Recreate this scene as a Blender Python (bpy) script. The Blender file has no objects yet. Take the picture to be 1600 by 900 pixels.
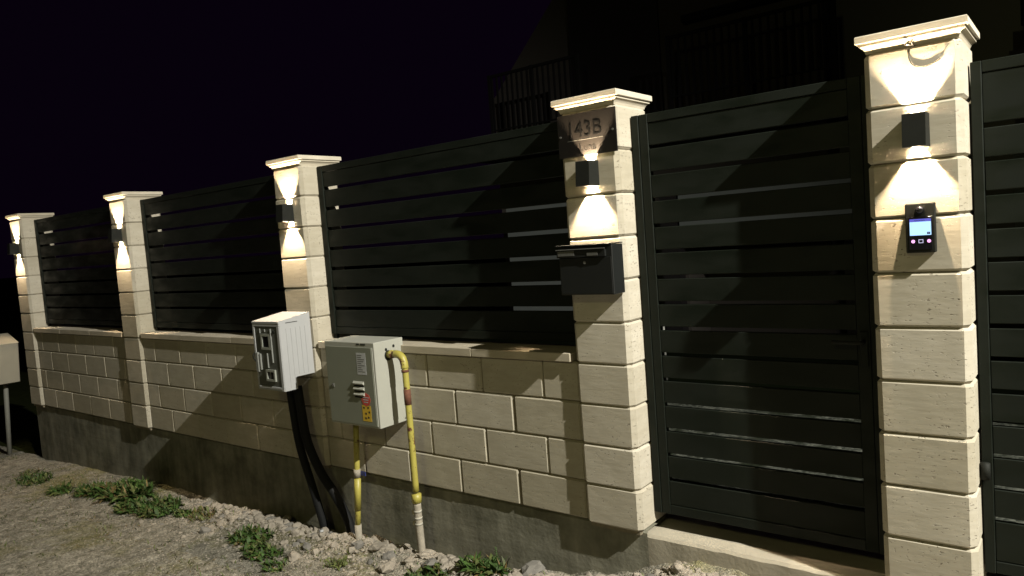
import bpy, bmesh, math, random
from mathutils import Vector, Matrix, noise
random.seed(7)
R = math.radians
S = bpy.context.scene
COL = S.collection

# ------------------------------------------------------------------ camera
cd = bpy.data.cameras.new('camera'); cam = bpy.data.objects.new('camera', cd); COL.objects.link(cam)
cd.sensor_width = 36; cd.lens = 25.886; cd.clip_start = .05; cd.clip_end = 800
f = Vector((-.61729566, .78361173, -.06999087)); r = Vector((.78657668, .61296371, -.07464993)); u = Vector((.0155947, .10113426, .99475055))
m = Matrix((r, u, -f)).transposed().to_4x4(); m.translation = Vector((.4837, -2.9738, 1.4387))
cam.matrix_world = m; S.camera = cam

# ------------------------------------------------------------------ night sky
w = bpy.data.worlds.new('World'); S.world = w; w.use_nodes = True
bg = w.node_tree.nodes['Background']; bg.inputs[0].default_value = (.62, .20, 1, 1); bg.inputs[1].default_value = .0033
S.view_settings.view_transform = 'Standard'; S.view_settings.look = 'None'; S.view_settings.exposure = 0; S.view_settings.gamma = 1
S.cycles.max_bounces = 5; S.cycles.diffuse_bounces = 3; S.cycles.sample_clamp_indirect = 2.0

# ------------------------------------------------------------------ lights beyond the frame (one street lamp and one added fill)
def lamp_light(name, typ, loc, power, col, rad, parent):
    d = bpy.data.lights.new(name, typ); d.energy = power; d.color = col; d.shadow_soft_size = rad
    o = bpy.data.objects.new(name, d); COL.objects.link(o); o.location = loc; o.parent = parent
    return o
KEY = Vector((5.3, -1.32, 6.35)); FILL = Vector((0.3, -6.6, 4.4))

# ------------------------------------------------------------------ node helpers
def mat(name, rough=.8, metal=0, spec=.5):
    m = bpy.data.materials.new(name); m.use_nodes = True
    b = m.node_tree.nodes['Principled BSDF']; b.inputs['Roughness'].default_value = rough; b.inputs['Metallic'].default_value = metal
    b.inputs['Specular IOR Level'].default_value = spec
    return m, m.node_tree, b
def N(nt, t, **kw):
    n = nt.nodes.new(t)
    for k, v in kw.items():
        if k in n.inputs: n.inputs[k].default_value = v
        else: setattr(n, k, v)
    return n
def ramp(nt, src, p0, p1, c0=(0,0,0,1), c1=(1,1,1,1)):
    n = nt.nodes.new('ShaderNodeValToRGB'); e = n.color_ramp.elements
    e[0].position = p0; e[1].position = p1; e[0].color = c0; e[1].color = c1
    nt.links.new(src, n.inputs[0]); return n
def mixc(nt, fac, a, b, mode='MIX'):
    n = nt.nodes.new('ShaderNodeMix'); n.data_type = 'RGBA'; n.blend_type = mode
    for i, v in ((0, fac), (6, a), (7, b)):
        if hasattr(v, 'links') or hasattr(v, 'is_output'): nt.links.new(v, n.inputs[i])
        else: n.inputs[i].default_value = v
    return n.outputs[2]
def coords(nt, scale=(1,1,1), kind='Object', rnd=True):
    tc = nt.nodes.new('ShaderNodeTexCoord'); mp = nt.nodes.new('ShaderNodeMapping')
    mp.inputs['Scale'].default_value = scale
    nt.links.new(tc.outputs[kind], mp.inputs[0])
    if not rnd: return mp.outputs[0]
    oi = nt.nodes.new('ShaderNodeObjectInfo'); k = N(nt, 'ShaderNodeMath', operation='MULTIPLY'); k.inputs[1].default_value = 37.3
    nt.links.new(oi.outputs['Random'], k.inputs[0])
    a = N(nt, 'ShaderNodeVectorMath', operation='ADD'); nt.links.new(mp.outputs[0], a.inputs[0]); nt.links.new(k.outputs[0], a.inputs[1])
    return a.outputs[0]
def bumpn(nt, b, h, strength=.5, dist=.01, prev=None):
    n = nt.nodes.new('ShaderNodeBump'); n.inputs['Strength'].default_value = strength; n.inputs['Distance'].default_value = dist
    nt.links.new(h, n.inputs['Height'])
    if prev: nt.links.new(prev, n.inputs['Normal'])
    nt.links.new(n.outputs[0], b.inputs['Normal']); return n.outputs[0]

def travertine(name, base, pit_amount=1.0, bump=1.0):
    m, nt, b = mat(name, .82, 0, .25)
    v1 = coords(nt, (1,1,1)); v2 = coords(nt, (14,14,60)); v3 = coords(nt, (38,38,85)); v4 = coords(nt, (7,7,38))
    n1 = N(nt, 'ShaderNodeTexNoise', Scale=9.0, Detail=4.0); nt.links.new(v1, n1.inputs[0])
    n2 = N(nt, 'ShaderNodeTexNoise', Scale=1.0, Detail=3.0); nt.links.new(v2, n2.inputs[0])
    vo = N(nt, 'ShaderNodeTexNoise', Scale=1.6, Detail=2.5, Roughness=.6); nt.links.new(v3, vo.inputs[0])
    st = N(nt, 'ShaderNodeTexNoise', Scale=1.0, Detail=5.0, Roughness=.65); nt.links.new(v4, st.inputs[0])
    pit = ramp(nt, vo.outputs[0], .63, .67)
    # pits only in patches
    patch = ramp(nt, n1.outputs[0], .42, .6)
    pm = N(nt, 'ShaderNodeMath', operation='MULTIPLY'); nt.links.new(pit.outputs[0], pm.inputs[0]); nt.links.new(patch.outputs[0], pm.inputs[1])
    c = mixc(nt, n1.outputs[0], (base[0]*.80, base[1]*.79, base[2]*.76, 1), (base[0]*1.12, base[1]*1.12, base[2]*1.12, 1))
    s2 = ramp(nt, st.outputs[0], .38, .62, (.86,.84,.80,1), (1.04,1.04,1.04,1))
    c = mixc(nt, .45, c, s2.outputs[0], 'MULTIPLY')
    oi = nt.nodes.new('ShaderNodeObjectInfo')
    tint = ramp(nt, oi.outputs['Random'], 0, 1, (.86,.84,.79,1), (1.07,1.06,1.06,1))
    c = mixc(nt, 1.0, c, tint.outputs[0], 'MULTIPLY')
    pf = N(nt, 'ShaderNodeMath', operation='MULTIPLY'); pf.inputs[1].default_value = .7*pit_amount; nt.links.new(pm.outputs[0], pf.inputs[0])
    c = mixc(nt, pf.outputs[0], c, (.10, .08, .055, 1))
    nt.links.new(c, b.inputs['Base Color'])
    inv = N(nt, 'ShaderNodeMath', operation='SUBTRACT'); inv.inputs[0].default_value = 1; nt.links.new(pm.outputs[0], inv.inputs[1])
    p = bumpn(nt, b, n2.outputs[0], .18*bump, .004)
    p = bumpn(nt, b, st.outputs[0], .12*bump, .004, p)
    bumpn(nt, b, inv.outputs[0], .6*bump, .004, p)
    return m
STONE = travertine('cream_travertine', (.46, .43, .365), 1.0, 1.1)
STONE2 = travertine('wall_travertine', (.44, .412, .345), 1.0, 1.0)
CAPM = travertine('cap_stone', (.52, .48, .40), .25, .5)
COPM = travertine('coping_stone', (.47, .43, .36), .2, .5)

def simple(name, col, rough=.7, metal=0, var=.12, scale=30, bump=.1, spec=.5, bscale=None):
    m, nt, b = mat(name, rough, metal, spec)
    v = coords(nt)
    n = N(nt, 'ShaderNodeTexNoise', Scale=scale, Detail=5.0); nt.links.new(v, n.inputs[0])
    c = mixc(nt, n.outputs[0], tuple(x*(1-var) for x in col)+(1,), tuple(min(1, x*(1+var)) for x in col)+(1,))
    nt.links.new(c, b.inputs['Base Color'])
    if bump:
        n2 = N(nt, 'ShaderNodeTexNoise', Scale=bscale or scale*4, Detail=4.0); nt.links.new(v, n2.inputs[0])
        bumpn(nt, b, n2.outputs[0], bump, .003)
    return m
ANTH = simple('anthracite_paint', (.0074, .0100, .0072), .6, 0, .15, 12, .04, .18, 300)
ANTH2 = simple('anthracite_sheet', (.0085, .0098, .0095), .45, 0, .1, 20, .03, .5, 300)
nt_ = ANTH.node_tree; b_n = nt_.nodes['Principled BSDF']; nz = N(nt_, 'ShaderNodeTexNoise', Scale=4.0, Detail=6.0); nt_.links.new(coords(nt_, (1, 1, 3)), nz.inputs[0])
rr_ = ramp(nt_, nz.outputs[0], .35, .65, (.36,)*3+(1,), (.75,)*3+(1,)); nt_.links.new(rr_.outputs[0], b_n.inputs['Roughness'])
MORTAR = simple('mortar', (.20, .17, .12), .95, 0, .3, 60, .4)
PLASTICW = simple('white_polyester', (.35, .355, .365), .55, 0, .07, 9, .05)
METALB = simple('cream_enamel_steel', (.34, .34, .30), .5, 0, .07, 14, .04)
DOORG = simple('olive_grey_door_paint', (.19, .20, .16), .5, 0, .06, 14, .04)
BLACK = simple('matt_black', (.010, .011, .009), .7, 0, .2, 30, 0, .2)
BLACKG = simple('black_cable_duct', (.007, .0075, .008), .65, 0, .3, 8, .2, .2)
DARKGLASS = simple('dark_glass', (.01, .01, .012), .08, 0, .1, 3, 0)
STEEL = simple('dull_steel', (.35, .35, .33), .4, .8, .2, 40, .1)
LABELP = simple('printed_paper_label', (.42, .43, .45), .6, 0, .15, 90, 0)
LABELR = simple('red_sticker', (.48, .07, .05), .55, 0, .25, 60, 0)
LABELY = simple('yellow_sticker', (.60, .40, .04), .55, 0, .15, 60, 0)
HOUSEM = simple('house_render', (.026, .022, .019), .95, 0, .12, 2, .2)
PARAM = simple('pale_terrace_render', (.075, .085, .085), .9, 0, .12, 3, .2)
DARKH = simple('dark_door_and_backdrop', (.006, .005, .006), .5, 0, .2, 3, 0)
RAILM = simple('dark_rail_iron', (.0035, .0033, .0033), .8, 0, .2, 3, 0, .1)
PLAQUE = simple('dark_bronze_plaque', (.008, .0065, .0055), .6, .1, .2, 20, .08, .25)
LETTER = simple('black_letter', (.003, .003, .003), .4, .2, .1, 20, 0)
LABELG = simple('grey_label', (.085, .085, .08), .5, 0, .35, 120, 0)

def pipe_paint():
    m, nt, b = mat('chipped_yellow_pipe_paint', .45)
    v = coords(nt, rnd=False)
    n = N(nt, 'ShaderNodeTexNoise', Scale=16.0, Detail=6.0, Roughness=.7); nt.links.new(v, n.inputs[0])
    n2 = N(nt, 'ShaderNodeTexNoise', Scale=5.0, Detail=2.0); nt.links.new(v, n2.inputs[0])
    a = N(nt, 'ShaderNodeMath', operation='ADD'); nt.links.new(n.outputs[0], a.inputs[0]); nt.links.new(n2.outputs[0], a.inputs[1])
    hf = N(nt, 'ShaderNodeMath', operation='MULTIPLY'); hf.inputs[1].default_value = .5; nt.links.new(a.outputs[0], hf.inputs[0])
    rm = ramp(nt, hf.outputs[0], .545, .575)
    c = mixc(nt, n.outputs[0], (.30, .255, .05, 1), (.41, .37, .085, 1))
    c = mixc(nt, rm.outputs[0], c, (.09, .03, .018, 1))
    nt.links.new(c, b.inputs['Base Color']); bumpn(nt, b, n.outputs[0], .3, .003); return m
YEL = pipe_paint()
RUST = simple('brown_rust', (.12, .045, .025), .85, 0, .5, 60, .3)
WRAP = simple('grey_pipe_wrap', (.30, .27, .22), .8, 0, .35, 40, .5)

def concrete():
    m, nt, b = mat('rough_concrete', .92, 0, .2)
    v = coords(nt, rnd=False); vs = coords(nt, (7, 7, .8), rnd=False); vh = coords(nt, (1.5, 1.5, 22), rnd=False)
    n = N(nt, 'ShaderNodeTexNoise', Scale=3.0, Detail=8.0, Roughness=.65); nt.links.new(v, n.inputs[0])
    s = N(nt, 'ShaderNodeTexNoise', Scale=2.0, Detail=4.0); nt.links.new(vs, s.inputs[0])
    h = N(nt, 'ShaderNodeTexNoise', Scale=1.0, Detail=3.0); nt.links.new(vh, h.inputs[0])
    c = mixc(nt, ramp(nt, n.outputs[0], .35, .68).outputs[0], (.12, .117, .09, 1), (.30, .29, .24, 1))
    c = mixc(nt, .55, c, ramp(nt, s.outputs[0], .35, .65, (.6,.6,.55,1), (1.1,1.1,1.05,1)).outputs[0], 'MULTIPLY')
    nt.links.new(c, b.inputs['Base Color'])
    fine = N(nt, 'ShaderNodeTexNoise', Scale=55.0, Detail=6.0); nt.links.new(v, fine.inputs[0])
    p = bumpn(nt, b, fine.outputs[0], .35, .004); p = bumpn(nt, b, h.outputs[0], .35, .006, p); bumpn(nt, b, n.outputs[0], .4, .012, p)
    return m
CONC = concrete()

def earth():
    m, nt, b = mat('gravelly_earth', .95, 0, .15)
    v = coords(nt, rnd=False)
    big = N(nt, 'ShaderNodeTexNoise', Scale=1.3, Detail=5.0, Roughness=.6); nt.links.new(v, big.inputs[0])
    mid = N(nt, 'ShaderNodeTexNoise', Scale=14.0, Detail=7.0, Roughness=.7); nt.links.new(v, mid.inputs[0])
    vo = N(nt, 'ShaderNodeTexVoronoi', Scale=75.0); nt.links.new(v, vo.inputs[0])
    vo2 = N(nt, 'ShaderNodeTexVoronoi', Scale=190.0); nt.links.new(v, vo2.inputs[0])
    c = mixc(nt, ramp(nt, mid.outputs[0], .35, .65).outputs[0], (.125, .117, .093, 1), (.32, .302, .26, 1))
    c = mixc(nt, ramp(nt, big.outputs[0], .50, .62).outputs[0], c, (.17, .16, .085, 1))
    sep = nt.nodes.new('ShaderNodeSeparateColor'); nt.links.new(vo.outputs['Color'], sep.inputs[0])
    c = mixc(nt, .75, c, ramp(nt, sep.outputs[0], .05, 1, (.55,.55,.52,1), (1.35,1.33,1.3,1)).outputs[0], 'MULTIPLY')
    nt.links.new(c, b.inputs['Base Color'])
    p = bumpn(nt, b, vo2.outputs[0], .5, -.004); p = bumpn(nt, b, vo.outputs[0], .8, -.008, p); bumpn(nt, b, mid.outputs[0], .6, .014, p)
    return m
EARTH = earth()
def yardm():
    m, nt, b = mat('grey_yard_gravel', 1, 0, 0)
    v = coords(nt, rnd=False); vo = N(nt, 'ShaderNodeTexVoronoi', Scale=38.0); nt.links.new(v, vo.inputs[0])
    sep = nt.nodes.new('ShaderNodeSeparateColor'); nt.links.new(vo.outputs['Color'], sep.inputs[0])
    n = N(nt, 'ShaderNodeTexNoise', Scale=5.0, Detail=4.0); nt.links.new(v, n.inputs[0])
    c = mixc(nt, sep.outputs[0], (.02, .023, .02, 1), (.095, .10, .085, 1))
    c = mixc(nt, ramp(nt, n.outputs[0], .48, .62).outputs[0], c, (.015, .018, .012, 1))
    nt.links.new(c, b.inputs['Base Color']); bumpn(nt, b, vo.outputs[0], .8, -.01); return m
YARD = yardm()
ROCKM = simple('broken_rock', (.27, .24, .20), .95, 0, .35, 9, .8, .2, 45)
ROCKD = simple('grey_concrete_lump', (.17, .16, .145), .95, 0, .3, 12, .8, .2, 45)

def leafm(name, col):
    m, nt, b = mat(name, .6, 0, .3)
    v = coords(nt, rnd=False); n = N(nt, 'ShaderNodeTexNoise', Scale=25.0, Detail=2.0); nt.links.new(v, n.inputs[0])
    c = mixc(nt, ramp(nt, n.outputs[0], .35, .65).outputs[0], tuple(x*.55 for x in col)+(1,), tuple(x*1.5 for x in col)+(1,))
    nt.links.new(c, b.inputs['Base Color']); return m
LEAF = leafm('weed_leaf', (.038, .075, .016)); LEAF2 = leafm('pale_weed_leaf', (.075, .09, .028)); DRY = leafm('dry_stalk', (.13, .09, .035))

def emis(name, col, s):
    m, nt, b = mat(name, .3); b.inputs['Base Color'].default_value = (0,0,0,1)
    b.inputs['Emission Color'].default_value = col+(1,); b.inputs['Emission Strength'].default_value = s; return m

# ------------------------------------------------------------------ object helpers
def link(name, me, parent=None, loc=(0,0,0), rot=None, m=None):
    o = bpy.data.objects.new(name, me); COL.objects.link(o); o.location = loc
    if rot: o.rotation_euler = rot
    if parent: o.parent = parent
    if m and me and not me.materials: me.materials.append(m)
    return o
def thing(name, label, cat, loc=(0,0,0), group=None, rot=None):
    o = bpy.data.objects.new(name, None); COL.objects.link(o); o.location = loc; o.empty_display_size = .1
    if rot: o.rotation_euler = rot
    o['label'] = label; o['category'] = cat
    if group: o['group'] = group
    return o
def tag(o, label, cat, group=None):
    o['label'] = label; o['category'] = cat
    if group: o['group'] = group
    return o
def mesh(bm, name='m', smooth=False):
    me = bpy.data.meshes.new(name); bm.normal_update(); bm.to_mesh(me); bm.free()
    if smooth:
        for p in me.polygons: p.use_smooth = True
    return me
def box_bm(x0, x1, y0, y1, z0, z1, bev=0, seg=1, bm=None):
    own = bmesh.new()
    v = [own.verts.new((x, y, z)) for x in (x0, x1) for y in (y0, y1) for z in (z0, z1)]
    for q in ((0,1,3,2), (4,6,7,5), (0,4,5,1), (2,3,7,6), (0,2,6,4), (1,5,7,3)): own.faces.new([v[i] for i in q])
    own.normal_update()
    if bev: bmesh.ops.bevel(own, geom=list(own.edges), offset=bev, segments=seg, affect='EDGES', profile=.5)
    if bm is None: return own
    t = bpy.data.meshes.new('t'); own.to_mesh(t); own.free(); bm.from_mesh(t); bpy.data.meshes.remove(t); return bm
def box(name, x0, x1, y0, y1, z0, z1, m, parent=None, bev=0, seg=1):
    return link(name, mesh(box_bm(x0, x1, y0, y1, z0, z1, bev, seg)), parent, m=m)
def tube_bm(pts, rad, n=12, bm=None, cap=True):
    bm = bm or bmesh.new(); rings = []
    pts = [Vector(p) for p in pts]; rads = rad if isinstance(rad, (list, tuple)) else [rad]*len(pts)
    prev = None
    for i, p in enumerate(pts):
        t = (pts[min(i+1, len(pts)-1)]-pts[max(i-1, 0)]).normalized()
        if prev is None:
            a = t.orthogonal().normalized()
        else: a = (prev-t*prev.dot(t)).normalized()
        prev = a; b = t.cross(a)
        rings.append([bm.verts.new(p+(a*math.cos(2*math.pi*k/n)+b*math.sin(2*math.pi*k/n))*rads[i]) for k in range(n)])
    for A, B in zip(rings, rings[1:]):
        for k in range(n): bm.faces.new((A[k], A[(k+1) % n], B[(k+1) % n], B[k]))
    if cap: bm.faces.new(rings[0][::-1]); bm.faces.new(rings[-1])
    return bm
def tube(name, pts, rad, m, parent=None, n=12): return link(name, mesh(tube_bm(pts, rad, n), smooth=True), parent, m=m)
def smooth_path(pts, k=8):
    P = [Vector(p) for p in pts]; P = [P[0]*2-P[1]]+P+[P[-1]*2-P[-2]]; out = []
    for i in range(1, len(P)-2):
        for j in range(k):
            t = j/k; a, b, c, d = P[i-1:i+3]
            out.append(.5*((2*b)+(c-a)*t+(2*a-5*b+4*c-d)*t*t+(3*b-a-3*c+d)*t**3))
    return out+[P[-2]]
def text(s, size, depth, m, parent, loc, name='lettering', sx=1):
    cu = bpy.data.curves.new('t', 'FONT'); cu.body = s; cu.size = size; cu.extrude = depth; cu.resolution_u = 4
    to = bpy.data.objects.new('t', cu); COL.objects.link(to)
    dg = bpy.context.evaluated_depsgraph_get(); me = bpy.data.meshes.new_from_object(to.evaluated_get(dg))
    COL.objects.unlink(to); bpy.data.objects.remove(to)
    me.materials.clear(); o = link(name, me, parent, loc, (R(90), 0, 0), m); o.scale = (sx, 1, 1); return o

# ------------------------------------------------------------------ the street lamp, and the added fill on a second pole
def street_lamp(loc, base_z, label, typ, power, col, rad, aim=None):
    t = thing('street_lamp', label, 'street lamp', (loc.x, loc.y-1.2, base_z), 'street lamps along the lane')
    h = loc.z-base_z
    tube('pole', [(0,0,0), (0,0,h+.15)], [.07, .045], STEEL, t)
    tube('arm', [(0,0,h+.12), (0,1.0,h+.2)], .03, STEEL, t)
    b = box_bm(-.12, .12, .9, 1.35, h+.12, h+.24, .02); link('lamp_head', mesh(b), t, m=STEEL)
    l = lamp_light('street_light', typ, (0, 1.2, h), power, col, rad, t)
    if typ == 'SPOT':
        l.data.spot_size = R(104); l.data.spot_blend = .55
        l.rotation_euler = Vector(aim).to_track_quat('-Z', 'Y').to_euler()
    return t
street_lamp(KEY, -.1, 'grey street lamp standing at the kerb past the right gate', 'SPOT', 7100, (1, .962, .84), .045, (-9.2, -2.4, -6.3))
street_lamp(FILL, -.4, 'added yellowish fill light on a lower pole across the lane', 'POINT', 175, (.97, .92, .37), .35)  # assumed second lamp, added to fill the shaded faces with soft light

# ------------------------------------------------------------------ ground
GP = [(-40,-1.0),(-12,-.70),(-8.7,-.62),(-6.5,-.525),(-3.4,-.42),(-2.5,-.36),(-1.6,-.30),(-1.35,-.26),(-1.0,-.155),(-.5,-.13),(.6,-.06),(3,0),(40,.3)]
def gz0(x):
    for (a, za), (b, zb) in zip(GP, GP[1:]):
        if x <= b: return za+(zb-za)*max(0, (x-a))/(b-a)
    return GP[-1][1]
def gz(x, y):
    z = gz0(x)
    near = math.exp(-((y+.12)/.17)**2) if y < -.12 else 1
    z += .02*noise.noise((x*1.1, y*1.1, 0))+.012*noise.noise((x*3.1, y*3.1, 4))
    rough = .35+.65*near*min(1, max(0, (x+6.2)/1.5))
    z += rough*(.022*noise.noise((x*9, y*9, 1))+.012*noise.noise((x*22, y*22, 2))+.006*noise.noise((x*50, y*50, 3)))
    # hollow against the footing, low ridge in front of it
    k = min(1, max(0, (x+5.6)/.8))*min(1, max(0, (-1.5-x)/.4))
    z += k*(.035*math.exp(-((y+.20)/.10)**2)-.05*math.exp(-((y-.03)/.07)**2))
    z += -.04*min(1, max(0, (-y-.4)/1.5))
    # heap of sand by the pedestrian gate threshold
    z += .055*math.exp(-((x+.92)/.28)**2-((y+.02)/.2)**2)
    return z
def grid_sheet(xs, ys, fz):
    vs = [(x, y, fz(x, y)) for y in ys for x in xs]; nx = len(xs)
    fs = [(j*nx+i, j*nx+i+1, (j+1)*nx+i+1, (j+1)*nx+i) for j in range(len(ys)-1) for i in range(nx-1)]
    me = bpy.data.meshes.new('ground'); me.from_pydata(vs, [], fs); me.update()
    for p in me.polygons: p.use_smooth = True
    return me
xs = [-300,-80,-40,-25,-18,-14,-12]+[-12+.018*i for i in range(1, 745)]; xs += [xs[-1]+1, 4, 8, 20, 60, 300]
ys = [-300,-80,-30,-15,-9,-6,-4.5,-3.6,-3.0,-2.5,-2.1,-1.8]; y = -1.6
while y < .06: ys.append(y); y += .05 if y < -.9 else .018
ys.append(.07)
g = link('ground', grid_sheet(xs, ys, gz), m=EARTH); g['kind'] = 'structure'
# inner yard, a little higher
yard = link('yard_ground', grid_sheet([-8.6+.2*i for i in range(80)]+[30,300], [.36,.8,1.2,1.6,2,2.4,2.8,3.2,3.6,4,5,8,20,60,300], lambda x, y: -.03+.012*noise.noise((x*2, y*2, 9))), m=YARD); yard['kind'] = 'structure'

def fieldz(x, y): return gz(x, min(y, .07))-.03*max(0, y-.07)/(1+.1*max(0, y))+.03*noise.noise((x*1.7, y*1.7, 3))*min(1, y-.07)
fld = link('field', grid_sheet([-300,-80,-40,-25,-18,-15]+[-13+.25*i for i in range(18)]+[-8.72], [.07,.2,.4,.7,1,1.5,2,3,4,6,10,20,60,300], fieldz), m=simple('dark_field', (.022,.026,.010), 1, 0, .6, 12, .5, 0)); fld['kind'] = 'structure'
lawn = link('lawn', grid_sheet([-300,-30,-10,-5,0,5,30,300], [2.7,3.5,5,20,300], lambda x, y: .02), m=simple('dark_lawn', (.003,.004,.002), 1, 0, .4, 30, .3, 0)); lawn['kind'] = 'structure'
# ------------------------------------------------------------------ pillars
PX = dict(A=-8.5389, B=-6.1519, C=-3.6892, D=-1.3478, E=0.0)
PW = .310; H = PW/2
block_me = []
for k in range(4):
    bm = box_bm(-H, H, -H, H, -.0988, .0988)
    bmesh.ops.bevel(bm, geom=[e for e in bm.edges if abs(e.verts[0].co.z-e.verts[1].co.z) > .1], offset=.0215, segments=1, affect='EDGES')
    bmesh.ops.bevel(bm, geom=[e for e in bm.edges if abs(e.verts[0].co.z-e.verts[1].co.z) < .1], offset=.0095, segments=1, affect='EDGES')
    rr = random.Random(k)
    for v in bm.verts: v.co += Vector((rr.uniform(-1,1), rr.uniform(-1,1), rr.uniform(-1,1)))*.0012
    me = mesh(bm, 'block'); me.materials.append(STONE); block_me.append(me)
core_me = mesh(box_bm(-H+.019, H-.019, -H+.019, H-.019, -.02, 2.0)); core_me.materials.append(MORTAR)
def sq_lathe(prof):
    bm = bmesh.new(); rings = []
    for h, z in prof: rings.append([bm.verts.new((sx*h, sy*h, z)) for sx, sy in ((-1,-1),(1,-1),(1,1),(-1,1))])
    for A, B in zip(rings, rings[1:]):
        for k in range(4): bm.faces.new((A[k], A[(k+1) % 4], B[(k+1) % 4], B[k]))
    bm.faces.new(rings[0][::-1]); bm.faces.new(rings[-1]); return mesh(bm)
mould_me = sq_lathe([(.146,2.0),(.1475,2.004),(.150,2.0115),(.1545,2.018),(.160,2.023),(.1655,2.0262),(.1665,2.027),(.1665,2.0365)]); mould_me.materials.append(CAPM)
slab_me = sq_lathe([(.174,2.0367),(.1765,2.039),(.1765,2.0605),(.174,2.064)]); slab_me.materials.append(CAPM)
plab = dict(A='cream stone gate pillar farthest to the left, next to the leaning white meter box',
            B='cream stone pillar second from the left, with only a wall lamp on it',
            C='cream stone pillar behind the white open meter cabinet',
            D='cream stone pillar carrying the house number plaque and the black letter box',
            E='cream stone pillar nearest the camera, carrying the lit intercom')
for k, X in PX.items():
    t = thing('stone_pillar', plab[k], 'pillar', (X, H, 0), 'stone pillars of the street fence')
    link('mortar_core', core_me, t)
    for n in range(-1 if k == 'E' else 0, 10):
        o = link('stone_block', block_me[random.randrange(4)], t, (random.uniform(-.0015, .0015), random.uniform(-.0015, .0015), .1+.2*n), (0, 0, random.choice((0, math.pi))))
    link('cap_moulding', mould_me, t); link('cap_slab', slab_me, t)

# ------------------------------------------------------------------ wall panels between pillars
L = .4146; WY = .026; brick_cache = {}
def brick_mesh(wd):
    k = round(wd, 3)
    if k not in brick_cache:
        bm = box_bm(-wd/2, wd/2, 0, .16, -.0985, .0985, .0085)
        for v in bm.verts:
            v.co += Vector((random.uniform(-1,1), random.uniform(-1,1), random.uniform(-1,1)))*.0011
        me = mesh(bm, 'brick'); me.materials.append(STONE2); brick_cache[k] = me
    return brick_cache[k]
def wall(x0, x1, joint0, jalt, label):
    t = thing('stone_wall', label, 'wall', (x0, WY, 0), 'low stone walls between the pillars')
    for c in range(4):                       # c=0 the lowest course
        j = joint0 if c % 2 == 0 else jalt
        cuts = [x0]; x = j-math.ceil((j-x0)/L)*L
        while x < x1-.05:
            if x > x0+.06: cuts.append(x)
            x += L
        cuts.append(x1)
        for a, b in zip(cuts, cuts[1:]):
            wd = b-a-.004
            if abs(wd-(L-.004)) < .02: wd = L-.004
            link('brick', brick_mesh(wd), t, ((a+b)/2-x0, random.uniform(-.0012, .0012), .1+.2*c))
    box('mortar_core', 0, x1-x0, .012, .15, 0.001, .799, MORTAR, t)
    # coping slabs
    n = max(2, round((x1-x0)/.62)); wd = (x1-x0)/n
    for i in range(n):
        a = i*wd+(.02 if i == 0 else .0015); b = (i+1)*wd-(.03 if i == n-1 else .0015)
        bm = box_bm(a, b, -.024+random.uniform(-.001, .001), .215, .8005, .845+random.uniform(-.002, .002), .003)
        link('coping_slab', mesh(bm), t, m=COPM)
    return t
wall(PX['A']+H, PX['B']-H, -6.79-L, -6.99, 'low cream stone wall between the two leftmost pillars')
wall(PX['B']+H, PX['C']-H, -5.605, -5.38, 'low cream stone wall between the bare pillar and the white meter cabinet')
wall(PX['C']+H, PX['D']-H, -1.932, -1.725, 'low cream stone wall behind the yellow gas pipes, below the letter box')

# footing
ft = thing('concrete_footing', 'long rough grey concrete footing under the pillars and walls', 'footing', (0, .05, 0))
bm = bmesh.new()
def rough_slab(x0, x1, y0, y1, z0, z1, step=.03, amp=.004):
    bm = bmesh.new(); nx = max(2, int((x1-x0)/step))
    prof = [(y0, z0), (y0, z0*.75+z1*.25), (y0, z0*.5+z1*.5), (y0, z0*.25+z1*.75), (y0, z1-.03), (y0, z1-.012), (y0+.012, z1), ((y0+y1)/2, z1), (y1, z1)]
    rings = []
    for i in range(nx+1):
        x = x0+(x1-x0)*i/nx; ring = []
        for j, (y, z) in enumerate(prof):
            a = amp*(2.2 if 4 <= j <= 6 else 1)
            ring.append(bm.verts.new((x, y+a*noise.noise((x*9, z*9, y*5)), z+(a*noise.noise((x*13, y*9, 7)) if j > 3 else 0))))
        rings.append(ring)
    for A, B in zip(rings, rings[1:]):
        for j in range(len(prof)-1): bm.faces.new((A[j], B[j], B[j+1], A[j+1]))
    me = mesh(bm, smooth=True); me.set_sharp_from_angle(angle=R(28)); return me
link('footing_beam', rough_slab(PX['A']-H+.01, PX['D']+H+.005, -.006, .26, -.95, -.003, .03, .0018), ft, m=CONC)
link('threshold', rough_slab(PX['D']+H-.12, PX['E']+H+.6, -.003, .30, -.6, -.022, .02, .003), ft, m=simple('pale_worn_concrete', (.34,.31,.25), .95, 0, .25, 6, .5, .2, 60))

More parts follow.
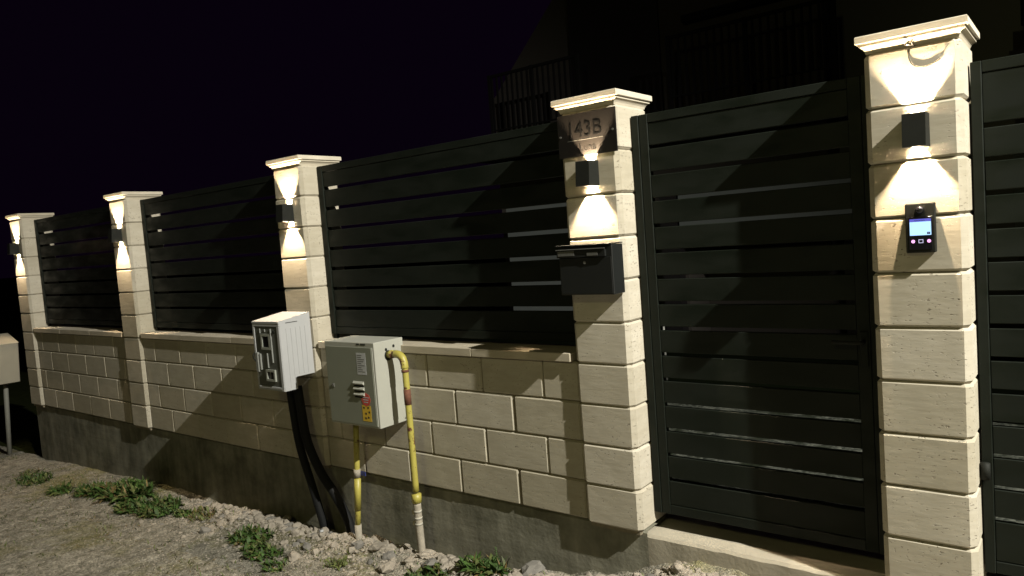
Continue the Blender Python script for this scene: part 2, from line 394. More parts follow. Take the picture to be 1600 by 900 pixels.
# ------------------------------------------------------------------ slatted fence panels and gates
def fence(name, cat, label, X0, X1, y, zb, zt, slots, slot_h, stile=.055, group=None, inner=(0, 0), rails=True):
    t = thing(name, label, cat, (X0, y, zb), group)
    W = X1-X0; h = zt-zb
    box('stile', 0, stile, -.004, .04, 0, h, ANTH, t, .0025)
    box('stile', W-stile, W, -.004, .04, 0, h, ANTH, t, .0025)
    edges = [0]+[s for z in slots for s in (z-zb-slot_h/2, z-zb+slot_h/2)]+[h]
    x0, x1 = stile+.0005+inner[0], W-stile-.0005-inner[1]
    if inner[0]: box('stile', stile+.002, stile+inner[0], 0, .036, 0, h, ANTH, t, .002)
    if inner[1]: box('stile', W-stile-inner[1], W-stile-.002, 0, .036, 0, h, ANTH, t, .002)
    for i in range(0, len(edges), 2):
        a, b = edges[i], edges[i+1]
        if i == 0:
            box('bottom_rail', x0, x1, .001, .037, a, a+.045, ANTH, t, .002); a += .0475
        if i == len(edges)-2:
            box('top_rail', x0, x1, .001, .037, b-.04, b, ANTH, t, .002); b -= .0425
        if b-a > .01:
            sl_ = box('slat', x0, x1, -.012, .012, a, b, ANTH, t, .0025); sl_.location = (0, .016+random.uniform(-.0008, .0008), random.uniform(-.0008, .0008)); sl_.rotation_euler = (0, random.uniform(-.0007, .0007), 0)
    return t, W, h
fs = [1.048+.1325*i for i in range(7)]
fgrp = 'anthracite slat fence panels on the low walls'
for a, b, lab in (('A','B','dark grey slat fence panel between the two leftmost pillars'), ('B','C','dark grey slat fence panel between the bare pillar and the white cabinet'),
                  ('C','D','dark grey slat fence panel left of the letter box')):
    t, W, h = fence('slat_fence', 'fence', lab, PX[a]+H+.006, PX[b]-H-.006, .135, .878, 1.992, fs, .021, .045, fgrp, (0, 0))
    for xx in (.02, W-.02): box('fence_foot', xx-.015, xx+.015, .008, .03, -.034, -.001, ANTH, t)
gs = [.233+.1205*i for i in range(14)]
gt, W, h = fence('pedestrian_gate', 'gate', 'dark grey slatted gate between the letter box pillar and the intercom pillar', PX['D']+H+.006, PX['E']-H-.004, .135, .062, 1.952, gs, .017, .036, 'anthracite slat gates', (.045, .05))
box('lock_case', W-.075, W-.045, -.012, -.004, .76, .90, ANTH, gt, .003)
tube('handle', [(W-.06, -.004, .86), (W-.06, -.045, .86), (W-.065, -.05, .86), (W-.17, -.05, .862)], .008, BLACK, gt)
gt2, W2, h2 = fence('driveway_gate', 'gate', 'dark grey slatted gate right of the intercom pillar, running out of the picture', PX['E']+H+.006, 3.3, .150, .065, 1.93, [.27+.1195*i for i in range(13)], .017, .034, 'anthracite slat gates')
bm = tube_bm([(.012, -.02, .36), (.012, -.02, .42)], .016); link('hinge', mesh(bm, smooth=True), gt2, m=BLACK)

# ------------------------------------------------------------------ wall lamps (up and down beams)
WARM = (1, .77, .50)
def wall_lamp(X, label, power=1.0):
    z0, z1 = -.0575, .0575; hw = .0365
    t = thing('wall_lamp', label, 'wall lamp', (X+.015, -.001, 1.70), 'up and down wall lamps on the pillars')
    th = .003; dt, db = .082, .092           # depth at the top and at the bottom
    def prism(p0, p1):                       # side and front walls that lean with the taper
        return p0
    bm = bmesh.new()
    def hexa(pts):
        v = [bm.verts.new(p) for p in pts]
        for q in ((0,1,2,3), (7,6,5,4), (0,4,5,1), (1,5,6,2), (2,6,7,3), (3,7,4,0)): bm.faces.new([v[i] for i in q])
    hexa([(-hw,-db,z0), (hw,-db,z0), (hw,-db+th,z0), (-hw,-db+th,z0), (-hw,-dt,z1), (hw,-dt,z1), (hw,-dt+th,z1), (-hw,-dt+th,z1)])
    for s in (-1, 1):
        a, b = (s*hw, s*(hw-th)) if s < 0 else (hw-th, hw)
        hexa([(a,-db+th,z0), (b,-db+th,z0), (b,0,z0), (a,0,z0), (a,-dt+th,z1), (b,-dt+th,z1), (b,0,z1), (a,0,z1)])
    bmesh.ops.recalc_face_normals(bm, faces=bm.faces)
    link('housing', mesh(bm), t, m=BLACK)
    box('back_plate', -hw+th, hw-th, -.004, 0, z0+.001, z1-.001, BLACK, t)
    # barn-door plates that leave a slot for the beam
    sl = .0128; g0, g1 = -.056, -.010
    for s, z in ((1, z1-.004), (-1, z0+.001)):
        bm = bmesh.new()
        box_bm(-hw+th, -sl, -dt+.004, -.004, z, z+.003, bm=bm); box_bm(sl, hw-th, -dt+.004, -.004, z, z+.003, bm=bm)
        box_bm(-sl, sl, -dt+.004, g0, z, z+.003, bm=bm)
        link('flap', mesh(bm), t, m=BLACK)
        zl = z1-.0205 if s > 0 else z0+.0205
        l = lamp_light('led', 'POINT', (0, -.040, zl), 50*power, WARM, .0022, t)
        lamp_light('glare_fill', 'POINT', (0, -.014, s*(z1+.005)), .6*power, WARM, .004, t)  # extra light outside the slot, added to imitate glare at the opening
    bm = box_bm(-.02, .02, -.06, -.006, -.012, .012); link('led_block', mesh(bm), t, m=STEEL)
    return t
for k, lab in dict(A='small black wall lamp on the farthest left pillar, lit up and down', B='small black wall lamp on the second pillar from the left, lit',
                   C='black wall lamp on the pillar behind the white meter cabinet, lit', D='black wall lamp under the house number plaque, lit',
                   E='black wall lamp above the intercom, lit').items():
    wall_lamp(PX[k], lab)

# ------------------------------------------------------------------ number plaque on pillar D
xd = PX['D']
pl = thing('number_plaque', 'dark metal house number plaque reading 143B under the pillar cap', 'house number', (xd, -.001, 1.788))
box('plate', -.158, .160, -.006, 0, 0, .200, PLAQUE, pl, .001)
text('143B', .098, .0006, LETTER, pl, (-.108, -.0068, .088), 'number_lettering', .95)
text('Luna', .050, .0006, LETTER, pl, (-.042, -.0068, .022), 'name_lettering', .95)
box('divider_line', -.105, .09, -.0068, -.006, .074, .0762, STEEL, pl)
for sx in (-.142, .142): link('screw', mesh(tube_bm([(sx, -.006, .10), (sx, -.010, .10)], .005)), pl, m=STEEL)

# ------------------------------------------------------------------ letter box
mb = thing('letter_box', 'flat black metal letter box hung on the pillar under the house number', 'letter box', (xd-.139, -.001, 1.143))
def lbx(): pass
box('body', 0, .290, -.098, 0, 0, .226, ANTH2, mb, .003)
box('front_door', .006, .284, -.1015, -.0985, .006, .172, ANTH2, mb, .001)
box('flap_lid', -.006, .291, -.116, 0, .2285, .2335, ANTH2, mb, .0012)
box('flap', -.004, .262, -.118, -.112, .2105, .2145, LABELG, mb, .001)
box('flap_panel', -.003, .261, -.1115, -.100, .176, .2075, ANTH2, mb, .001)
box('sticker', .006, .096, -.1142, -.1118, .184, .206, LABELG, mb)
box('name_label', .165, .222, -.1136, -.1118, .181, .196, LABELG, mb, .0006)
text('1 4 3 B', .011, .0002, LETTER, mb, (.168, -.1139, .1845), 'name_lettering') if False else None
link('lock', mesh(tube_bm([(.145, -.1015, .150), (.145, -.106, .150)], .007)), mb, m=STEEL)

# ------------------------------------------------------------------ intercom on pillar E
ic = thing('intercom', 'black video intercom with lit screen on the nearest pillar', 'intercom', (.015, -.001, 1.272))
box('housing', -.047, .047, -.024, 0, 0, .176, BLACK, ic, .003)
box('glass_panel', -.036, .036, -.0262, -.0242, .012, .128, DARKGLASS, ic, .0004)
box('screen', -.033, .034, -.0268, -.0262, .062, .110, emis('screen_glow', (.42, .68, 1.0), 1.5), ic)
box('screen_bar', -.033, .034, -.0268, -.0262, .1102, .120, emis('screen_bar_glow', (.13, .13, .62), 1.0), ic)
text('Apartament', .0068, .0001, DARKGLASS, ic, (-.018, -.0271, .1128), 'screen_lettering')
box('screen_icon', .021, .031, -.0273, -.0268, .065, .073, DARKGLASS, ic)
box('icon_dash', .0235, .0285, -.0276, -.0273, .068, .070, emis('icon_glow', (.4, .5, 1), .8), ic)
for bx in (-.0235, .0265): link('touch_button', mesh(tube_bm([(bx, -.0262, .041), (bx, -.0272, .041)], .0062)), ic, m=emis('button_glow', (.95, .42, .85), 1.6))
bm = bmesh.new()
for a in ((-.0065,.0085,.0345,.0365), (-.0065,.0085,.0455,.0475), (-.0065,-.0045,.0365,.0455), (.0065,.0085,.0365,.0455)): box_bm(a[0], a[1], -.0272, -.0262, a[2], a[3], bm=bm)
link('home_button', mesh(bm), ic, m=emis('white_icon_glow', (.75, .72, 1), .9))
bm = bmesh.new(); bmesh.ops.create_uvsphere(bm, u_segments=16, v_segments=10, radius=.015); bmesh.ops.translate(bm, verts=bm.verts, vec=(0, -.022, .152))
link('camera_lens', mesh(bm, smooth=True), ic, m=DARKGLASS)
link('lens_ring', mesh(tube_bm([(0, -.0235, .152), (0, -.026, .152)], .0175, 20)), ic, m=BLACK)

# loose cable under the cap of pillar E
cable = thing('loose_cable', 'thin grey wire hanging in a loop under the nearest pillar cap', 'cable', (0, 0, 2.0))
tube('cable', smooth_path([(.016,.006,.002), (.002,-.002,-.004), (-.006,-.0035,-.035), (.004,-.0035,-.064), (.028,-.0035,-.079), (.052,-.0035,-.080), (.076,-.0035,-.071), (.094,-.0035,-.062)], 6), .0021, simple('cable_sheath', (.03,.027,.02), .6, 0, .1, 5, 0), cable, 8)
for e in ((.100,-.006,-.050), (.106,-.010,-.048), (.088,-.012,-.048)): tube('wire_end', smooth_path([(.093,-.005,-.063), ((.093+e[0])/2+.002, -.008, -.058), e], 4), .0008, STEEL, cable, 5)
for e in ((-.012,-.02,.012), (.012,-.022,.014), (-.016,-.014,.004)): tube('wire_end', smooth_path([(.010,-.002,.001), (e[0]*.6, -.014, .003), e], 4), .0009, STEEL, cable, 5)

# ------------------------------------------------------------------ white meter cabinet on pillar C
DX = -.0
mc = thing('meter_cabinet', 'white plastic electricity meter cabinet with a window front, on the third pillar', 'meter box', (-3.870, -.001, .556))
MW, MD, MH = .295, .236, .452
bm = bmesh.new()
prof = [(-MD, 0), (-MD, MH-.012), (-MD-.008, MH-.012), (-MD-.008, MH+.0), (0, MH+.035), (0, .08), (-.14, .08), (-.14, 0)]
for sgn in (0,):
    A = [bm.verts.new((0, y, z)) for y, z in prof]; B = [bm.verts.new((MW, y, z)) for y, z in prof]
    n = len(prof); bm.faces.new(A); bm.faces.new(B[::-1])
    for i in range(n): bm.faces.new((A[i], B[i], B[(i+1) % n], A[(i+1) % n]))
bmesh.ops.recalc_face_normals(bm, faces=bm.faces)
link('cabinet_body', mesh(bm), mc, m=PLASTICW)
for i in range(5):
    yy = -.045-.036*i; box('side_rib', MW, MW+.0025, yy-.0025, yy+.0025, .095 if yy > -.14 else .02, MH-.05, PLASTICW, mc, .001)
box('side_rib', MW, MW+.002, -.19, -.10, MH-.016, MH-.012, BLACK, mc)
GREYP = simple('grey_recess_plastic', (.085, .09, .078), .5, 0, .3, 14, .05)
box('front_frame', .0, MW, -MD-.006, -MD, MH-.032, MH-.014, PLASTICW, mc, .002)
box('front_frame', MW-.026, MW, -MD-.006, -MD, 0, MH-.033, PLASTICW, mc, .002)
box('front_frame', 0, .020, -MD-.006, -MD, .12, MH-.033, PLASTICW, mc, .002)
box('front_frame', .02, MW-.027, -MD-.006, -MD, .012, .026, PLASTICW, mc, .002)
box('front_panel', .021, MW-.027, -MD-.002, -MD+.001, .027, MH-.034, GREYP, mc)
def ring(name, x0, x1, z0, z1, w_, y0, y1, m, parent):
    bm = bmesh.new()
    for a in ((x0, x1, z0, z0+w_), (x0, x1, z1-w_, z1), (x0, x0+w_, z0+w_, z1-w_), (x1-w_, x1, z0+w_, z1-w_)): box_bm(a[0], a[1], y0, y1, a[2], a[3], bm=bm)
    return link(name, mesh(bm), parent, m=m)
RAILG = simple('grey_white_rail_plastic', (.20, .205, .195), .5, 0, .2, 14, .05)
GREYL = simple('light_grey_plastic', (.26, .27, .24), .45, 0, .1, 14, .03)
wf = ring('window_frame', .088, .190, .268, .372, .016, -MD-.010, -MD-.002, GREYL, mc)
box('window_pane', .104, .174, -MD-.005, -MD-.0025, .284, .356, DARKGLASS, mc)
box('guide_rail', .078, .084, -MD-.008, -MD-.002, .375, .405, RAILG, mc); box('guide_rail', .196, .203, -MD-.010, -MD-.002, .185, .405, RAILG, mc)
box('guide_rail', .132, .138, -MD-.008, -MD-.002, .385, .402, RAILG, mc)
box('guide_rail', .142, .150, -MD-.012, -MD-.002, .150, .245, RAILG, mc)
wf2 = ring('window_frame', .118, .218, .062, .138, .014, -MD-.014, -MD-.002, GREYL, mc)
box('window_pane', .132, .204, -MD-.006, -MD-.0025, .076, .124, DARKGLASS, mc)
box('guide_rail', .158, .164, -MD-.009, -MD-.0055, .076, .124, RAILG, mc)
box('cover_strip', .022, .052, -MD-.020, -MD-.002, .118, .248, RAILG, mc, .003); box('cover_strip', .057, .074, -MD-.014, -MD-.002, .132, .240, RAILG, mc, .003)
tube('latch', smooth_path([(.012, -MD-.008, .245), (.010, -MD-.024, .23), (.014, -MD-.022, .205), (.030, -MD-.02, .192)], 4), .005, BLACK, mc)
link('lock', mesh(tube_bm([(.232, -MD-.002, .385), (.232, -MD-.008, .385)], .010)), mc, m=BLACK)

# two cable ducts below it
def duct(pts, rad, label):
    P = smooth_path(pts, 8); t = thing('cable_duct', label, 'cable duct', tuple(P[-1]), 'black cable ducts under the white cabinet')
    o = P[-1]
    bm = bmesh.new(); fine = []
    for i in range(len(P)-1):
        for j in range(5): fine.append(P[i].lerp(P[i+1], j/5))
    fine.append(P[-1]); fine = [p-o for p in fine]
    rads = [rad*(1+.035*(-1)**i) for i in range(len(fine))]
    tube('duct', fine, rads, BLACKG, t, 14)
    return t
d1 = duct([(-3.725,-.10,.560), (-3.712,-.10,.40), (-3.675,-.10,.15), (-3.60,-.09,-.10), (-3.548,-.07,-.34), (-3.535,-.06,-.46)], .027, 'straighter left black cable duct running down from the white cabinet')
d2 = duct([(-3.64,-.10,.560), (-3.622,-.10,.40), (-3.59,-.10,.20), (-3.50,-.085,.0), (-3.39,-.06,-.16), (-3.31,-.045,-.31), (-3.27,-.04,-.46)], .030, 'curved right black cable duct bending away below the white cabinet')
tube('duct_end', [(-3.475-d1.location.x, -.13-d1.location.y, -.47-d1.location.z), (-3.487-d1.location.x, -.13-d1.location.y, -.375-d1.location.z)], .013, PLASTICW, d1)

# ------------------------------------------------------------------ gas cabinet
gx0, gd, gw, gz_, gh = -3.175, .205, .445, .392, .500
gc = thing('gas_cabinet', 'beige metal gas meter cabinet with warning stickers mounted on the low wall', 'gas box', (gx0, 0, gz_))
box('cabinet_body', 0, gw, -gd, .022, 0, gh, METALB, gc, .003)
box('door', .012, gw-.020, -gd-.006, -gd-.0005, .012, gh-.028, DOORG, gc, .002)
box('door_edge', gw-.018, gw-.014, -gd-.004, -gd-.0005, .012, gh-.028, METALB, gc)
for i in range(3):
    zz = .262-.033*i
    bm = bmesh.new(); 
    A = [bm.verts.new(p) for p in ((.246, -gd-.006, zz+.010), (.340, -gd-.006, zz+.010), (.336, -gd-.016, zz-.002), (.250, -gd-.016, zz-.002), (.246, -gd-.006, zz-.012), (.340, -gd-.006, zz-.012))]
    for q in ((0,3,2,1), (3,4,5,2), (0,4,3), (1,2,5), (0,1,5,4)): bm.faces.new([A[i] for i in q])
    bmesh.ops.recalc_face_normals(bm, faces=bm.faces); link('louvre', mesh(bm), gc, m=METALB)
    box('louvre_slot', .250, .336, -gd-.0075, -gd-.0062, zz-.022, zz-.0125, BLACK, gc)
box('paper_label', .292, .372, -gd-.0068, -gd-.0062, .312, .440, LABELP, gc)
bm = bmesh.new()
for i in range(9): box_bm(.300, .300+random.uniform(.03, .062), -gd-.0074, -gd-.0069, .424-.012*i, .4275-.012*i, bm=bm)
link('label_lines', mesh(bm), gc, m=LABELG)
bm = tube_bm([(.345, -gd-.0062, .166), (.345, -gd-.0072, .166)], .040, 8)
link('red_sticker', mesh(bm), gc, m=LABELR)
bm = bmesh.new()
for i in range(3): box_bm(.318+.004*i, .372-.005*i, -gd-.0078, -gd-.0073, .176-.014*i, .181-.014*i, bm=bm)
link('sticker_print', mesh(bm), gc, m=LABELP)
text('GAZ', .022, .0001, LABELG, gc, (.318, -gd-.0078, .158), 'sticker_lettering', .9) if False else None
box('yellow_sticker', .306, .382, -gd-.0068, -gd-.0062, .038, .132, LABELY, gc)
bm = bmesh.new()
for a, b in ((.316,.112),(.352,.114),(.330,.078),(.360,.088),(.326,.050),(.350,.056)): box_bm(a, a+.014, -gd-.0074, -gd-.0069, b, b+.011, bm=bm)
link('sticker_marks', mesh(bm), gc, m=simple('dark_print', (.05,.04,.02), .6, 0, .1, 5, 0))
bm = bmesh.new()
for i in range(9):
    if i != 3: box_bm(.295+.009*i, .301+.009*i, -gd-.0014, -gd-.0004, gh-.016, gh-.007, bm=bm)
link('stamped_marks', mesh(bm), gc, m=BLACK)
link('door_lock', mesh(tube_bm([(.055, -gd-.006, .235), (.055, -gd-.010, .235)], .009)), gc, m=STEEL)
box('key_tab', .064, .068, -gd-.009, -gd-.006, .222, .246, STEEL, gc)
for (yy, zz) in ((-.115, gh-.052), (-.055, gh-.04)): link('vent_hole', mesh(tube_bm([(gw-.001, yy, zz), (gw+.0012, yy, zz)], .009)), gc, m=BLACK)
for (yy, zz) in ((-.10, .045), (-.008, .02)): link('screw', mesh(tube_bm([(gw-.001, yy, zz), (gw+.003, yy, zz)], .006)), gc, m=STEEL)
link('pipe_hole', mesh(tube_bm([(gw-.001, -.10, gh-.088), (gw+.0015, -.10, gh-.088)], .030, 20)), gc, m=BLACK)

# gas pipes
BANDM = simple('dirty_tape', (.36,.34,.29), .7, 0, .4, 60, .2)
gp = thing('gas_pipe', 'yellow chipped gas pipe with an elbow leaving the side of the gas box', 'gas pipe', (-2.583, -.11, -.36))
o = Vector(gp.location)
pts = [(-2.745,-.10,.808), (-2.70,-.10,.812), (-2.665,-.101,.815), (-2.635,-.102,.810), (-2.610,-.103,.793), (-2.598,-.104,.762), (-2.594,-.105,.70), (-2.588,-.108,.25), (-2.585,-.11,.02)]
tube('riser', [Vector(p)-o for p in smooth_path(pts, 5)], .0185, YEL, gp, 16)
tube('elbow', [Vector(p)-o for p in smooth_path([(-2.672,-.1005,.8145), (-2.638,-.102,.811), (-2.611,-.103,.793), (-2.599,-.104,.762), (-2.5955,-.105,.735)], 5)], .0225, YEL, gp, 16)
tube('coupling', [Vector(p)-o for p in ((-2.716,-.10,.811), (-2.690,-.10,.812))], .024, YEL, gp, 16)
tube('rusty_joint', [Vector(p)-o for p in ((-2.5935,-.105,.615), (-2.592,-.106,.525))], .0205, RUST, gp, 16)['label'] = 'brown rusty joint on the yellow pipe'
tube('rusty_joint', [Vector(p)-o for p in ((-2.5955,-.105,.727), (-2.595,-.105,.713))], .0215, RUST, gp, 16)
tube('union_nut', [Vector(p)-o for p in ((-2.5852,-.11,.005), (-2.5850,-.11,-.045))], [.029, .029], YEL, gp, 8)
tube('wrapped_foot', [Vector(p)-o for p in smooth_path([(-2.585,-.11,-.045), (-2.584,-.11,-.15), (-2.580,-.11,-.28), (-2.578,-.11,-.45)], 6)], .0225, WRAP, gp, 14)
for zz in (-.09, -.13, -.165): tube('tape_band', [Vector(p)-o for p in ((-2.5845,-.11,zz), (-2.584,-.11,zz-.013))], .0240, BANDM, gp, 14)
for zz in (-.11, -.175): box('tape_tag', -2.628-o.x, -2.606-o.x, -.114-o.y, -.112-o.y, zz-.012-o.z, zz+.014-o.z, simple('cream_tag', (.45,.40,.28), .8), gp)
gp2 = thing('gas_pipe', 'short straight yellow gas pipe rising from the rubble below the gas box', 'gas pipe', (-3.155, -.10, -.40))
o = Vector(gp2.location)
tube('riser', [Vector(p)-o for p in ((-3.075,-.10,.392), (-3.108,-.10,.06), (-3.135,-.10,-.2), (-3.148,-.10,-.30))], .0175, YEL, gp2, 14)
tube('wrapped_foot', [Vector(p)-o for p in ((-3.146,-.10,-.285), (-3.160,-.10,-.52))], .0215, WRAP, gp2, 14)
tube('coupling', [Vector(p)-o for p in ((-3.1060,-.10,.075), (-3.1100,-.10,.025))], .0215, WRAP, gp2, 14)
tube('wrapped_sleeve', [Vector(p)-o for p in ((-3.1100,-.10,.015), (-3.134,-.10,-.19))], .0205, YEL, gp2, 14)
box('clamp_tag', -3.09-o.x, -3.045-o.x, -.09-o.y, -.085-o.y, .035-o.z, .06-o.z, simple('blue_tag', (.03,.04,.16), .5), gp2)

# ------------------------------------------------------------------ leaning meter box at far left
BEIGE = simple('old_beige_plastic', (.27, .25, .20), .7, 0, .12, 9, .05)
lb = thing('pole_meter_box', 'pale meter box on a leaning thin pole at the far left edge', 'meter box', (-9.36, -.06, -.64), rot=(0, R(13), R(-4)))
tube('pole', [(0, 0, -.15), (0, 0, .92)], .024, simple('grey_pole', (.16, .16, .14), .7), lb)
box('box', -.215, .175, -.10, .10, .93, 1.385, BEIGE, lb, .006)
box('box_door', -.200, .150, -.105, -.1005, .95, 1.365, BEIGE, lb, .002)
box('box_roof', -.222, .182, -.112, .105, 1.386, 1.396, BEIGE, lb, .003)
vp = thing('marker_post', 'small pale marker post in the dark beside the leaning meter box', 'post', (-9.35, .55, -.72))
box('post', -.05, .05, -.03, .03, 0, .42, simple('old_grey_wood', (.12, .11, .09), .9, 0, .4, 20, .5), vp, .006)
box('plate', -.045, .05, -.034, -.031, .26, .38, PLASTICW, vp, .002)

# ------------------------------------------------------------------ house in the dark behind
hs = thing('house', 'dark rendered house with railed balconies looming behind the fence', 'house', (-3, 5.6, 0))
def hbox(name, x0, x1, y0, y1, z0, z1, m, parent=hs, bev=0):
    p = Vector((-3, 5.6, 0)) if parent is hs else Vector((0,0,0))
    return box(name, x0-p.x, x1-p.x, y0-p.y, y1-p.y, z0, z1, m, parent, bev)
bm = bmesh.new()
pr_ = [(-6.35, 0), (-6.35, 3.45), (-5.6, 4.2), (-4.2, 5.6), (-2.9, 6.3), (-1.75, 6.3), (-1.75, 0)]
A = [bm.verts.new((x+3, 0, z)) for x, z in pr_]; B = [bm.verts.new((x+3, 6, z)) for x, z in pr_]
bm.faces.new(A); bm.faces.new(B[::-1])
for i in range(len(A)): bm.faces.new((A[i], A[(i+1) % len(A)], B[(i+1) % len(A)], B[i]))
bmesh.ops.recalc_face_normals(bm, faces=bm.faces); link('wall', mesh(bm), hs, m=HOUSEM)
hbox('balcony_door', -4.95, -3.65, 5.56, 5.595, 2.75, 5.2, DARKH)
hbox('column', -3.60, -3.20, 5.05, 5.59, 0, 1.0, HOUSEM)
hbox('balcony_slab', -6.4, -1.40, 4.95, 5.595, 2.52, 2.70, HOUSEM)
rail_bar = mesh(box_bm(-.011, .011, -.011, .011, 0, .66)); rail_bar.materials.append(RAILM)
def railing(x0, x1, zb, zt, dx=.085):
    bm = bmesh.new()
    t = hbox('balcony_railing', x0, x1, 4.985, 5.015, zt-.02, zt+.015, RAILM)
    ox = -3; oy = 5.6
    hb = box('bottom_rail', x0-ox, x1-ox, 4.99-oy, 5.01-oy, zb, zb+.02, RAILM, None); hb.parent = t
    x = x0+.04; i = 0
    while x < x1-.02:
        b_ = link('bar', rail_bar, t, (x-ox, 5.0-oy, zb+.005)); b_.scale = (1, 1, (zt-zb-.02)/.66); x += dx
    for px in (x0, (x0+x1)/2, x1): 
        b_ = box('post', px-.022-ox, px+.022-ox, 4.98-oy, 5.02-oy, zb-.15, zt+.02, RAILM, None); b_.parent = t
railing(-5.92, -4.50, 2.88, 3.62); railing(-3.27, -1.48, 2.88, 3.56)
hbox('cornice', -3.3, -1.45, 5.45, 5.595, 3.82, 3.90, RAILM)
hbox('terrace_wall', -5.72, -3.80, 4.9, 5.06, -.02, 1.93, PARAM); hbox('terrace_wall', -3.21, -1.15, 4.9, 5.06, 1.27, 1.90, PARAM)
hbox('terrace_pier', -3.45, -3.24, 4.9, 5.3, -.02, 1.90, DARKH)
ho2 = thing('outbuilding', 'dark building seen through the right gate slats, made taller to hide the sky', 'building', (.9, 5.6, 0))
box('wall', -2.55, 6.2, .1, 4, -.02, 7.5, DARKH, ho2); box('lower_wall', -.95, 3.2, 0, .098, -.02, 3.0, HOUSEM, ho2); box('pale_band', -.97, 3.2, -.03, -.004, 1.10, 1.95, PARAM, ho2);  # tall near-black wall added behind to cover the purple sky
t = box('railing', -.9, 3.2, -.45, -.42, 3.62, 3.655, RAILM, ho2); box('balcony_slab', -.95, 3.2, -.5, -.005, 2.62, 2.75, HOUSEM, ho2)
for i in range(30): link('bar', rail_bar, t, (-.85+.1*i, -.435, 2.96))
gl = thing('garden_lamp', 'tiny white lamp shining through a slot of the pedestrian gate', 'lamp', (-2.53, 3.0, -.02))
tube('stake', [(0,0,0), (0,0,.60)], .012, STEEL, gl); bm = bmesh.new(); bmesh.ops.create_icosphere(bm, subdivisions=2, radius=.016); bmesh.ops.translate(bm, verts=bm.verts, vec=(0,0,.612))
link('bulb', mesh(bm), gl, m=emis('lamp_glow', (.85, .9, 1), 6))

# ------------------------------------------------------------------ rubble, stones, weeds
def rock_bm(bm, c, s, rnd, sub=1):
    t = bmesh.new(); bmesh.ops.create_icosphere(t, subdivisions=sub, radius=1)
    off = Vector((rnd.random()*50, rnd.random()*50, rnd.random()*50)); q = Vector((rnd.uniform(.7,1.3), rnd.uniform(.7,1.3), rnd.uniform(.5,.95)))
    rot = Matrix.Rotation(rnd.uniform(0, 6.28), 3, 'Z') @ Matrix.Rotation(rnd.uniform(-.5,.5), 3, 'X')
    for v in t.verts:
        p = v.co.copy(); p *= 1+.45*noise.noise(p*1.1+off)+(.34*noise.noise(p*2.6+off) if sub > 1 else rnd.uniform(-.16,.16))
        p = rot @ Vector((p.x*q.x, p.y*q.y, p.z*q.z)); v.co = p*s+c
    me = bpy.data.meshes.new('t'); t.to_mesh(me); t.free(); bm.from_mesh(me); bpy.data.meshes.remove(me)
rnd = random.Random(3)
protos = []
for k in range(10):
    bm = bmesh.new(); rock_bm(bm, Vector((0,0,0)), 1, rnd, 1); bm.verts.ensure_lookup_table()
    protos.append(([v.co.copy() for v in bm.verts], [tuple(v.index for v in fc.verts) for fc in bm.faces])); bm.free()
def scatter(name, count, fx, size, m):
    V = []; F = []
    for _ in range(count):
        x, y = fx(); s = size(x, y)
        vs, fcs = protos[rnd.randrange(10)]; a = rnd.uniform(0, 6.28); ca, sa = math.cos(a), math.sin(a); z = gz(x, y)+s*rnd.uniform(-.5,.35); o = len(V)
        for v in vs: V.append((x+s*(v.x*ca-v.y*sa), y+s*(v.x*sa+v.y*ca), z+s*v.z))
        for q in fcs: F.append(tuple(i+o for i in q))
    me = bpy.data.meshes.new(name); me.from_pydata(V, [], F); ob = link(name, me, m=m); ob['kind'] = 'stuff'; return ob
def near(x0, x1, spread):
    def fn():
        while True:
            x = rnd.uniform(x0, x1); y = -.02-abs(rnd.gauss(0, spread))
            if y > -1.5: return x, y
    return fn
ob = scatter('rubble', 9000, near(-5.2, .3, .21), lambda x, y: min(.034, .0026+rnd.expovariate(1/.0047)), ROCKM); ob['label'] = 'pale broken rubble strewn along the foot of the wall'; ob['category'] = 'rubble'
ob = scatter('gravel', 15000, near(-9.5, .3, .75), lambda x, y: rnd.uniform(.0015, .0065), ROCKM); ob['label'] = 'fine gravel lying over the dirt verge'; ob['category'] = 'gravel'
ob = scatter('dark_rubble', 450, near(-5.0, .3, .22), lambda x, y: min(.035, .007+rnd.expovariate(1/.008)), ROCKD); ob['label'] = 'grey concrete crumbs mixed into the rubble'; ob['category'] = 'rubble'
protos = []
for k in range(10):
    bm = bmesh.new(); rock_bm(bm, Vector((0,0,0)), 1, rnd, 2); bm.verts.ensure_lookup_table()
    protos.append(([v.co.copy() for v in bm.verts], [tuple(v.index for v in fc.verts) for fc in bm.faces])); bm.free()
ob = scatter('clods', 260, near(-4.6, .2, .15), lambda x, y: rnd.uniform(.016, .040), ROCKM); ob['label'] = 'fist sized pale clods heaped along the footing'; ob['category'] = 'clods'
stones = [(-3.29,-.19,.034,ROCKM,'pale flat lump of rubble left of the short yellow pipe'), (-3.02,-.22,.038,ROCKD,'dark grey stone just right of the short yellow pipe'),
          (-2.86,-.20,.045,ROCKM,'pale stone halfway between the two yellow pipes'), (-2.72,-.24,.036,ROCKD,'grey stone left of the foot of the tall yellow pipe'),
          (-2.50,-.17,.036,ROCKM,'pale stone touching the foot of the tall yellow pipe'), (-2.40,-.22,.044,ROCKD,'dark grey lump right of the tall yellow pipe'),
          (-2.23,-.10,.036,ROCKM,'pale stone against the concrete footing, right of the tall pipe'), (-1.80,-.075,.058,ROCKD,'round grey boulder at the footing near the lower picture edge'),
          (-1.63,-.03,.032,ROCKM,'small pale stone standing right of the round grey boulder'), (-3.62,-.24,.040,ROCKM,'pale stone under the black ducts'),
          (-2.63,-.33,.046,ROCKM,'broad pale slab of rubble in front of the tall pipe'), (-3.95,-.25,.034,ROCKM,'pale stone left of the black ducts by the shaded footing')]
